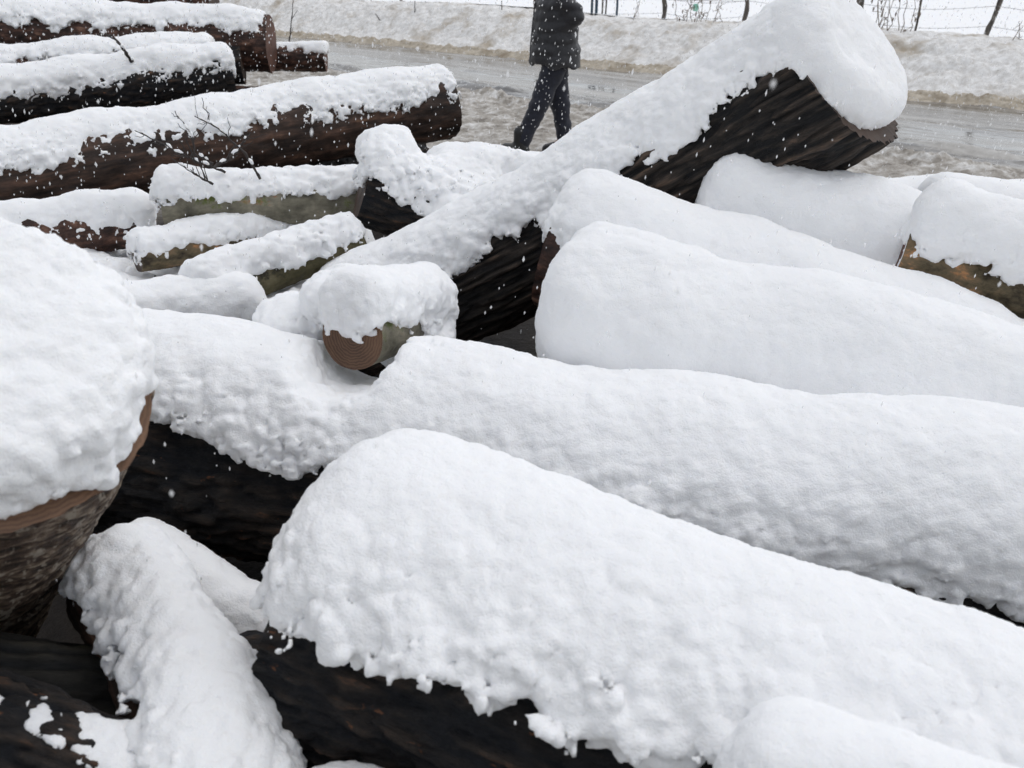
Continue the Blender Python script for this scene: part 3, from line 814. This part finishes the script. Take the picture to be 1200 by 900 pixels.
# ================================================================== person walking on the verge
def capsules(X, segs, k):
    d = np.full(len(X), 9.0, np.float32)
    for a, b, ra, rb in segs:
        a = np.array(a, np.float32); b = np.array(b, np.float32); ab = b - a
        t = np.clip(((X - a) @ ab) / max(float(ab @ ab), 1e-6), 0, 1)
        dd = np.sqrt((((X - a) - t[:, None] * ab) ** 2).sum(1)) - (ra + (rb - ra) * t)
        d = smin(d, dd, k)
    return d
def sdf_part(name, fun, lo, hi, vox, mat, parent, rot):
    X = grid_points(lo, hi, vox); shp = X.shape[:3]
    F = fun(X.reshape(-1, 3)).reshape(shp).astype(np.float32)
    v, q = surface_nets(F, np.array(lo), vox)
    return v, q
def cloth(name, col, rough=.75, sc=30):
    m, nt, nd, ln, bs = new_mat(name)
    n1 = noise_node(nt, sc, 5, .6); n2 = noise_node(nt, 400, 2, .5)
    ln.new(ramp(nt, n1.outputs[0], [(.3, tuple(c * .7 for c in col)), (.7, tuple(c * 1.3 for c in col))]).outputs[0], bs.inputs['Base Color'])
    b = bump(nt, n1.outputs[0], .4, .01); b = bump(nt, n2.outputs[0], .3, .001, b)
    ln.new(b, bs.inputs['Normal']); bs.inputs['Roughness'].default_value = rough
    bs.inputs['Sheen Weight'].default_value = .15
    return m
COAT = cloth('black_padded_coat', (.016, .016, .020), .6)
TROU = cloth('navy_trousers', (.014, .016, .028), .8)
BOOT = cloth('black_boots', (.012, .012, .012), .4)
SKIN = cloth('skin', (.52, .34, .27), .5, 8)
HATM = cloth('dark_knit_hat', (.03, .03, .035), .9)

foot = at_depth(648, 176, 8.45); foot[2] = 0.02
# local frame: -x is the walking direction, z up
hipF, hipR = (.0, -.09, .90), (.02, .09, .90)
kneeF, ankF, toeF = (-.16, -.09, .50), (-.34, -.09, .13), (-.46, -.09, .10)
kneeR, ankR, toeR = (.07, .09, .50), (.13, .09, .14), (-.02, .09, .05)
sh = lambda s: (.02, s * .19, 1.42)
elb = lambda s: (.13, s * .23, 1.30)
wr = lambda s: (-.02, s * .13, 1.16)
body = [((0, 0, .93), (.0, 0, 1.15), .135, .12), ((0, 0, 1.15), (.01, 0, 1.38), .12, .135), ((0, -.14, 1.41), (0, .14, 1.41), .075, .075),
        ((0, 0, 1.42), (-.02, 0, 1.56), .06, .055), ((-.02, 0, 1.63), (-.03, 0, 1.68), .088, .092), ((-.06, 0, 1.57), (-.05, 0, 1.62), .05, .07),
        ((-.115, 0, 1.625), (-.13, 0, 1.60), .014, .018), ((-.02, -.093, 1.62), (-.01, -.093, 1.65), .014, .018), ((-.02, .093, 1.62), (-.01, .093, 1.65), .014, .018),
        (hipF, kneeF, .095, .062), (kneeF, ankF, .062, .042), (ankF, toeF, .045, .035), (hipR, kneeR, .095, .062), (kneeR, ankR, .062, .042), (ankR, toeR, .045, .035)]
fing = []
for s in (-1, 1):
    body += [(sh(s), elb(s), .055, .042), (elb(s), wr(s), .042, .028)]
    w = np.array(wr(s)); pe = w + (-.075, 0, -.03)
    body.append((tuple(w), tuple(pe), .03, .034))
    for j, L_ in enumerate((.068, .076, .070, .055)):
        b0 = pe + (0, 0, .030 - .02 * j); b1 = b0 + (-L_ * .5, 0, -.008); b2 = b1 + (-L_ * .35, 0, -.03)
        fing += [(tuple(b0), tuple(b1), .0095, .009), (tuple(b1), tuple(b2), .009, .008)]
    fing += [(tuple(w + (-.02, 0, .02)), tuple(w + (-.06, -s * .02, .055)), .013, .011), (tuple(w + (-.06, -s * .02, .055)), tuple(w + (-.095, -s * .02, .05)), .011, .009)]
def f_body(X):
    d = capsules(X, body, .035)
    m = d < .13
    d2 = d.copy(); d2[m] = smin(d[m], capsules(X[m], fing, .006), .008)
    return d2
v, q = sdf_part('person', f_body, (-.65, -.36, -.02), (.32, .36, 1.82), .009, SKIN, None, 0)
person = link_mesh('person', v, q, SKIN)
person.location = tuple(foot)
person.rotation_euler = (0, 0, R(8))
tag(person, 'person in a dark padded coat and navy trousers walking along the slushy roadside', 'person')
def f_trou(X):
    segs = [((0, -.03, .95), (0, .03, .95), .15, .15), (hipF, kneeF, .118, .088), (kneeF, (-.32, -.09, .17), .088, .072), (hipR, kneeR, .118, .09), ((.085, .09, .46), (.13, .09, .18), .088, .074)]
    d = capsules(X, segs, .03)
    m = np.abs(d) < .05
    d[m] += pn3(X[m] * [1, 1, 1.6], 9, 3) * .014 + np.abs(pn3(X[m] * [1, 1, 2.2], 14, 5)) * -.010
    return np.maximum(d, X[:, 2] - 1.02)
v, q = sdf_part('trousers', f_trou, (-.55, -.3, .05), (.32, .3, 1.1), .011, TROU, person, 0)
link_mesh('trousers', v, q, TROU, person)
def f_boot(s_ank, s_toe):
    def f(X):
        a = np.array(s_ank); t = np.array(s_toe)
        d = capsules(X, [(a + (.0, 0, .12), a, .066, .066), (a + (.03, 0, -.05), t + (-.02, 0, 0), .062, .056)], .03)
        return d
    return f
for a, t in ((ankF, toeF), (ankR, toeR)):
    lo = np.minimum(a, t) - .12; hi = np.maximum(a, t) + .18
    v, q = sdf_part('boot', f_boot(a, t), lo, hi, .011, BOOT, person, 0)
    link_mesh('boot', v, q, BOOT, person)
def f_coat(X):
    Y = X.copy()
    # elliptic padded trunk, flaring to the hem
    z = X[:, 2]
    wx = np.interp(z, [.78, .95, 1.15, 1.38, 1.46, 1.52], [.232, .228, .205, .185, .15, .09]).astype(np.float32)
    wy = np.interp(z, [.78, .95, 1.15, 1.38, 1.46, 1.52], [.255, .25, .23, .235, .19, .09]).astype(np.float32)
    d = (np.sqrt((X[:, 0] / wx) ** 2 + (X[:, 1] / wy) ** 2) - 1) * .2
    d = smax(d, .845 - z, .02); d = smax(d, z - 1.53, .03)
    arms = []
    for s in (-1, 1):
        arms += [(sh(s), elb(s), .095, .078), (elb(s), wr(s), .078, .06)]
    d = smin(d, capsules(X, arms, .02), .03)
    d = smin(d, capsules(X, [((.08, -.06, 1.50), (.08, .06, 1.50), .075, .075)], .03), .03)
    m = np.abs(d) < .06
    d[m] += pn3(X[m] * [1, 1, 1.3], 7, 31) * .022 - np.abs(np.sin(z[m] * 2 * math.pi / .19)) * .010 + pn3(X[m], 18, 33) * .006
    inside = (np.sqrt((X[:, 0] / (wx - .02)) ** 2 + (X[:, 1] / (wy - .02)) ** 2) - 1) * .2
    return np.where(z < .88, smax(d, -inside, .01), d)
v, q = sdf_part('coat', f_coat, (-.34, -.42, .74), (.36, .42, 1.62), .011, COAT, person, 0)
link_mesh('coat', v, q, COAT, person)
def f_hat(X):
    d = capsules(X, [((-.015, 0, 1.69), (-.01, 0, 1.71), .108, .10)], .02)
    return smax(d, 1.665 - X[:, 2] + X[:, 0] * -.2, .01) + np.abs(np.sin(np.arctan2(X[:, 1], X[:, 0]) * 22)) * -.002
v, q = sdf_part('hat', f_hat, (-.15, -.14, 1.6), (.15, .14, 1.85), .009, HATM, person, 0)
link_mesh('hat', v, q, HATM, person)
m, nt, nd, ln, bs = new_mat('eye'); bs.inputs['Base Color'].default_value = (.04, .03, .02, 1); bs.inputs['Roughness'].default_value = .15
for s in (-1, 1):
    X = [(-.113, s * .032, 1.645)]
    v, q = tube([(-.108, s * .032, 1.642), (-.112, s * .032, 1.642), (-.116, s * .032, 1.642)], [.006, .013, .004], 10)
    link_mesh('eye', v, q, m, person)
m, nt, nd, ln, bs = new_mat('lips'); bs.inputs['Base Color'].default_value = (.33, .12, .10, 1); bs.inputs['Roughness'].default_value = .4
v, q = tube([(-.105, -.022, 1.572), (-.117, -.01, 1.573), (-.118, 0, 1.572), (-.117, .01, 1.573), (-.105, .022, 1.572)], [.002, .006, .006, .006, .002], 8)
link_mesh('mouth', v, q, m, person)
m, nt, nd, ln, bs = new_mat('metal_zip'); bs.inputs['Base Color'].default_value = (.10, .10, .11, 1); bs.inputs['Metallic'].default_value = .7; bs.inputs['Roughness'].default_value = .4
v, q = tube([(-.240, 0, .88), (-.236, 0, 1.0), (-.218, 0, 1.2), (-.195, 0, 1.4)], [.007] * 4, 6)
link_mesh('zip', v, q, m, person)

# ================================================================== twigs
TWIG, nt, nd, ln, bs = new_mat('dark_twig'); bs.inputs['Base Color'].default_value = (.022, .015, .012, 1); bs.inputs['Roughness'].default_value = .6
def wiggle(a, b, n, amp, seed):
    t = np.linspace(0, 1, n)[:, None]
    p = np.array(a) * (1 - t) + np.array(b) * t
    o = np.stack([pn(t[:, 0] * 4 + seed, t[:, 0] * 0 + k * 3.3, t[:, 0] * 0 + seed) for k in range(3)], 1) * amp
    o2 = np.stack([pn(t[:, 0] * 11 + seed, t[:, 0] * 0 + k * 5.3, t[:, 0] * 0 + seed) for k in range(3)], 1) * amp * .4
    return p + (o + o2) * np.minimum(1, np.minimum(t, 1 - t) * 6)
def twig(label, pts, r, seed, side=6, snowy=True, group=None, cat='twig', name='twig', mat=None):
    """pts: list of world points of the main stem"""
    mat = mat or TWIG
    P = [np.array(p) for p in pts]
    path = np.concatenate([wiggle(a, b, 8, .02 * min(1, np.linalg.norm(b - a) * 3), seed + i) for i, (a, b) in enumerate(zip(P[:-1], P[1:]))])
    keep = [0] + [i for i in range(1, len(path)) if np.linalg.norm(path[i] - path[i - 1]) > 1e-4]
    path = path[keep]
    rad = np.linspace(r, r * .35, len(path)) * (1 + .25 * np.sin(np.arange(len(path)) * 2.1))
    parts = [tube(path, rad, 6)]
    rs = np.random.RandomState(int(seed * 10) % 9999)
    base = path[0]
    snows = []
    for k in range(side):
        i = rs.randint(2, len(path) - 1)
        d = path[min(i + 1, len(path) - 1)] - path[i - 1]; d /= np.linalg.norm(d)
        o = rs.normal(size=3); o -= d * (o @ d); o /= np.linalg.norm(o); o[2] += .4
        L_ = rs.uniform(.03, .11)
        e = path[i] + (d * .6 + o * .8) * L_
        w = wiggle(path[i], e, 6, .012, seed + k)
        parts.append(tube(w, np.linspace(rad[i] * .7, rad[i] * .35, 6), 5))
    if snowy:
        for k in range(0, len(path) - 2, 2):
            if rs.rand() < .45:
                c = path[k] + (0, 0, rad[k] + .002)
                e = path[k + 1] + (0, 0, rad[k] + .002)
                snows.append(tube([c - (e - c) * .4, c, (c + e) / 2 + (0, 0, .003), e, e + (e - c) * .4], np.array([.001, rad[k] + .001, rad[k] + .0025, rad[k] + .001, .001]), 7))
    root = empty(name, Vector(base), label, cat, group)
    v, q = join(parts); link_mesh('stem', v - base, q, mat, root)
    if snows:
        for v, q in snows: link_mesh('snow_crust', v - base, q, SNOW, root)
    return root
G_ = 'bare twigs poking from the snow on the logs'
twig('longest bare twig, bending up to the left above the grey-green log', [at_depth(264, 202, 4.05), at_depth(228, 188, 3.95), at_depth(190, 168, 3.9), at_depth(158, 153, 3.9)], .0065, 3, 7, group=G_)
twig('bare twig arching up to the left and curling over at its tip', [at_depth(305, 210, 4.05), at_depth(288, 180, 4.0), at_depth(255, 150, 3.95), at_depth(228, 136, 3.95)], .0065, 8, 6, group=G_)
twig('kinked bare twig standing tallest among the twigs on the grey-green log', [at_depth(250, 192, 4.1), at_depth(228, 180, 4.05), at_depth(226, 160, 4.05), at_depth(205, 130, 4.05)], .006, 13, 6, group=G_)
twig('short snow-crusted twig leaning right among the twigs on the grey-green log', [at_depth(252, 196, 4.15), at_depth(278, 178, 4.2), at_depth(290, 158, 4.2)], .008, 17, 7, group=G_)
twig('low bare twig with budded tips lying on the snow of the grey-green log', [at_depth(250, 216, 3.9), at_depth(228, 204, 3.88), at_depth(200, 185, 3.88)], .0055, 23, 8, group=G_)
twig('hooked black twig with a puff of snow on its bent tip, between the back logs', [at_depth(155, 73, 7.2), at_depth(143, 55, 7.1), at_depth(132, 42, 7.1), at_depth(115, 40, 7.1)], .016, 29, 3, group=G_)
twig('short straight twig near the left edge above the long dark log', [at_depth(31, 121, 6.2), at_depth(42, 109, 6.2)], .012, 31, 2, False, group=G_)
twig('thin upright stalk beside the small red-brown log end', [at_depth(339, 49, 9.5), at_depth(342, 20, 9.5), at_depth(344, -25, 9.5)], .008, 33, 2, False, name='stalk', cat='stalk')

# ================================================================== fence and weeds on the bank
POST, nt, nd, ln, bs = new_mat('weathered_post'); 
ln.new(ramp(nt, noise_node(nt, 14, 6, .7, stretch=(1, 1, .3)).outputs[0], [(.4, (.03, .025, .02)), (.6, (.12, .10, .08)), (.66, (.8, .8, .8))]).outputs[0], bs.inputs['Base Color'])
BLUE, nt, nd, ln, bs = new_mat('dark_blue_stake'); bs.inputs['Base Color'].default_value = (.02, .05, .08, 1)
WIRE, nt, nd, ln, bs = new_mat('grey_wire'); bs.inputs['Base Color'].default_value = (.42, .42, .42, 1)
WEED, nt, nd, ln, bs = new_mat('dry_weed'); bs.inputs['Base Color'].default_value = (.16, .12, .09, 1)
def fence_z(p): return p
FV = 16.6
posts = []
for (px, dz, r, lean, lbl) in ((880 - 1180, 1.1, .05, 0, None), (300, 1.1, .05, 0, None), (470, 1.1, .05, 0, None), (628, 1.1, .06, .02, None), (776, 1.1, .055, .03, 'slightly bent post standing in the open'),
                           (872, 1.1, .05, .0, 'upright dark post'), (1004, 1.1, .075, -.02, 'thickest dark post'), (1152, 1.15, .045, .19, 'thin post leaning right'), (1320, 1.1, .05, 0, None)):
    b = at_v(px, FV, .58)
    posts.append((b, np.array([b[0] + lean, b[1], b[2] + dz]), r, lbl))
fb = posts[4][0]
fence = empty('wire_fence', Vector(fb), 'barbed wire fence on uneven wooden posts behind the snow bank beyond the road', 'fence')
for i, (b, t, r, lbl) in enumerate(posts):
    w = wiggle(b - (0, 0, .3), t, 12, .05, i * 3.1)
    v, q = tube(w, np.linspace(r, r * .8, 12) * (1 + .12 * np.sin(np.arange(12) * 1.9 + i)), 10)
    o = link_mesh('post', v - fb, q, POST, fence)
    if lbl: o['label'] = lbl
for h in (.22, .52, .85):
    wp = []; barbs = []
    for (b0, t0, *_), (b1, t1, *_) in zip(posts[:-1], posts[1:]):
        a = b0 + (t0 - b0) * h / 1.1; e = b1 + (t1 - b1) * h / 1.1
        n = 14
        for k in range(n):
            f = k / n
            p = a * (1 - f) + e * f - (0, 0, .07 * math.sin(math.pi * f))
            wp.append(p)
            barbs.append(tube([p - (.012, 0, .018), p, p + (.012, 0, .018)], [.0025, .0045, .0025], 4))
    v, q = tube(wp, np.full(len(wp), .0042), 5, False)
    v, q = join([(v, q)] + barbs)
    link_mesh('barbed_wire', v - fb, q, WIRE, fence)
for k, (px, r) in enumerate(((693, .03), (698, .034), (705, .02), (709, .018), (722, .026))):
    b = at_v(px, 16.2, .62)
    v, q = tube(wiggle(b - (0, 0, .2), b + (random.uniform(-.03, .03), 0, 1.0), 8, .01, k), np.full(8, r), 8)
    o = link_mesh('stake', v - b, q, BLUE if k in (0, 1, 4) else POST); o.location = tuple(b)
    tag(o, ['dark blue stake nearest the walking person', 'thicker dark blue stake second from the walking person', 'thin grey stake in the middle of the row right of the person',
            'thin grey stake fourth in the row right of the person', 'dark blue stake at the right end of the row beyond the person'][k], 'stake', 'stakes on the bank right of the person')
b = at_v(1070, 15.9, .55)
v, q = tube(wiggle(b - (0, 0, .2), b + (.0, 0, 1.25), 10, .015, 9), np.full(10, .020), 8)
o = link_mesh('stake', v - b, q, POST); o.location = tuple(b); tag(o, 'thin straight dark stake standing left of the leaning fence post', 'stake')
rs = np.random.RandomState(3)
k = 0
for px, n, hh in ((1025, 3, 1.0), (1045, 3, .9), (1060, 2, .8), (1035, 2, .5), (800, 3, .8), (822, 4, .7), (845, 3, .6), (905, 2, .3), (590, 2, .3), (740, 2, .5), (430, 2, .25), (1180, 2, .35)):
    for j in range(n):
        b = at_v(px + rs.uniform(-12, 12), rs.uniform(15.4, 16.1), .62)
        top = b + (rs.uniform(-.2, .2), rs.uniform(-.1, .1), hh * rs.uniform(.6, 1.1))
        w = wiggle(b - (0, 0, .1), top, 9, .08, k * 1.3)
        parts = [tube(w, np.linspace(.009, .004, 9), 5)]
        for s in range(5):
            i = rs.randint(3, 8); e = w[i] + (rs.uniform(-.12, .12), rs.uniform(-.05, .05), rs.uniform(-.1, .08))
            parts.append(tube(wiggle(w[i], e, 5, .02, s + k), np.linspace(.005, .003, 5), 4))
            if rs.rand() < .6 and hh > .6:      # hanging dry leaf
                parts.append(tube([e, e - (0, 0, .02), e - (.005, 0, .05), e - (0, 0, .08)], [.003, .016, .013, .002], 5))
        v, q = join(parts)
        o = link_mesh('dry_weed', v - b, q, WEED); o.location = tuple(b)
        where = 'near the thickest fence post' if px > 1000 and px < 1100 else 'between the bent post and the upright post' if 790 < px < 900 else 'at the far bank'
        if where == 'at the far bank':
            where = {905: 'on the bank left of the raised log end', 590: 'left of the person', 740: 'left of the bent post', 430: 'on the bank above the long dark log', 1180: 'right of the leaning post'}[px]
        tag(o, 'dry weed stem ' + where, 'weed', 'dry weeds ' + where)
        k += 1
m, nt, nd, ln, bs = new_mat('green_tag'); bs.inputs['Base Color'].default_value = (.25, .55, .42, 1)
b = at_v(815, 16.4, .95)
v, q = tube([b - (0, 0, .075), b - (0, 0, .07), b + (.01, 0, .0), b + (.0, 0, .065), b + (0, 0, .07)], [.02, .05, .065, .05, .02], 4)
o = link_mesh('tag', v - b, q, m); o.location = tuple(b); tag(o, 'small pale green tag caught on the wire fence', 'tag')
# sticks frozen into the bank
for k, (px, v_, h, dx, dz) in enumerate(((446, 14.3, .50, -.14, .12), (486, 14.6, .65, .02, .3), (588, 15.2, .8, .0, .2), (690, 14.6, .55, .12, -.12), (1115, 14.3, .42, .12, .1))):
    b = at_v(px, v_, h)
    v, q = tube(wiggle(b - (0, 0, .05), b + (dx, 0, dz), 6, .02, k), np.linspace(.016, .009, 6), 6)
    o = link_mesh('stick', v - b, q, TWIG); o.location = tuple(b)
    tag(o, ['short slanting stick in the bank above the long dark log', 'upright little stick in the bank left of the person', 'small stick near the bank top just left of the person',
            'dark stick pointing down right beside the person', 'dark stick in the bank below the leaning fence post'][k], 'stick', 'sticks frozen into the ploughed bank')

# ================================================================== falling snow
m, nt, nd, ln, bs = new_mat('snowflake')
df = bs; bs.inputs['Base Color'].default_value = (.98, .98, .98, 1); bs.inputs['Specular IOR Level'].default_value = 0; bs.inputs['Roughness'].default_value = 1
tr = nd.new('ShaderNodeBsdfTranslucent'); tr.inputs['Color'].default_value = (.98, .98, .98, 1)
m0 = nd.new('ShaderNodeMixShader'); m0.inputs[0].default_value = .5
ln.new(bs.outputs[0], m0.inputs[1]); ln.new(tr.outputs[0], m0.inputs[2]); df = m0
tl = nd.new('ShaderNodeBsdfTransparent')
mx = nd.new('ShaderNodeMixShader'); mx.inputs[0].default_value = .45
ln.new(df.outputs[0], mx.inputs[1]); ln.new(tl.outputs[0], mx.inputs[2]); ln.new(mx.outputs[0], nd['Material Output'].inputs['Surface'])
FLK = m
rs = np.random.RandomState(21)
def flakes():
    n = 62000
    d = (rs.rand(n) ** (1 / 2.4)) * 8.9 + 1.0
    a = rs.uniform(-.80, .80, n); b = rs.uniform(-.60, .62, n)
    P = np.stack([a * d, (CP + b * SP) * d, H + (-SP + b * CP) * d], 1)
    P = P[P[:, 2] > .05]
    nn_ = 9
    dn = rs.uniform(.35, .8, nn_); an = rs.uniform(-.6, .6, nn_); bn = rs.uniform(-.45, .45, nn_)
    P[:nn_] = np.stack([an * dn, (CP + bn * SP) * dn, H + (-SP + bn * CP) * dn], 1)
    r = rs.uniform(.0013, .0030, len(P)) * np.clip(.8 + np.linalg.norm(P - (0, 0, H), axis=1) * .10, .9, 1.5)
    el = rs.uniform(1.3, 3.0, len(P))
    oc = np.array([[1, 0, 0], [-1, 0, 0], [0, 1, 0], [0, -1, 0], [0, 0, 1], [0, 0, -1]], float)
    jit = 1 + rs.uniform(-.3, .3, (len(P), 6, 1))
    O = oc[None] * jit * r[:, None, None]; O[:, :, 2] *= el[:, None]
    O[:, :, 0] += O[:, :, 2] * .12
    V = (P[:, None] + O).reshape(-1, 3)
    T = np.array([[0, 2, 4], [2, 1, 4], [1, 3, 4], [3, 0, 4], [2, 0, 5], [1, 2, 5], [3, 1, 5], [0, 3, 5]])
    Tt = (np.arange(len(P))[:, None, None] * 6 + T[None]).reshape(-1, 3)
    o = link_mesh('falling_snow', V, None, FLK, tris=Tt, smooth=False)
    o['kind'] = 'stuff'
flakes()
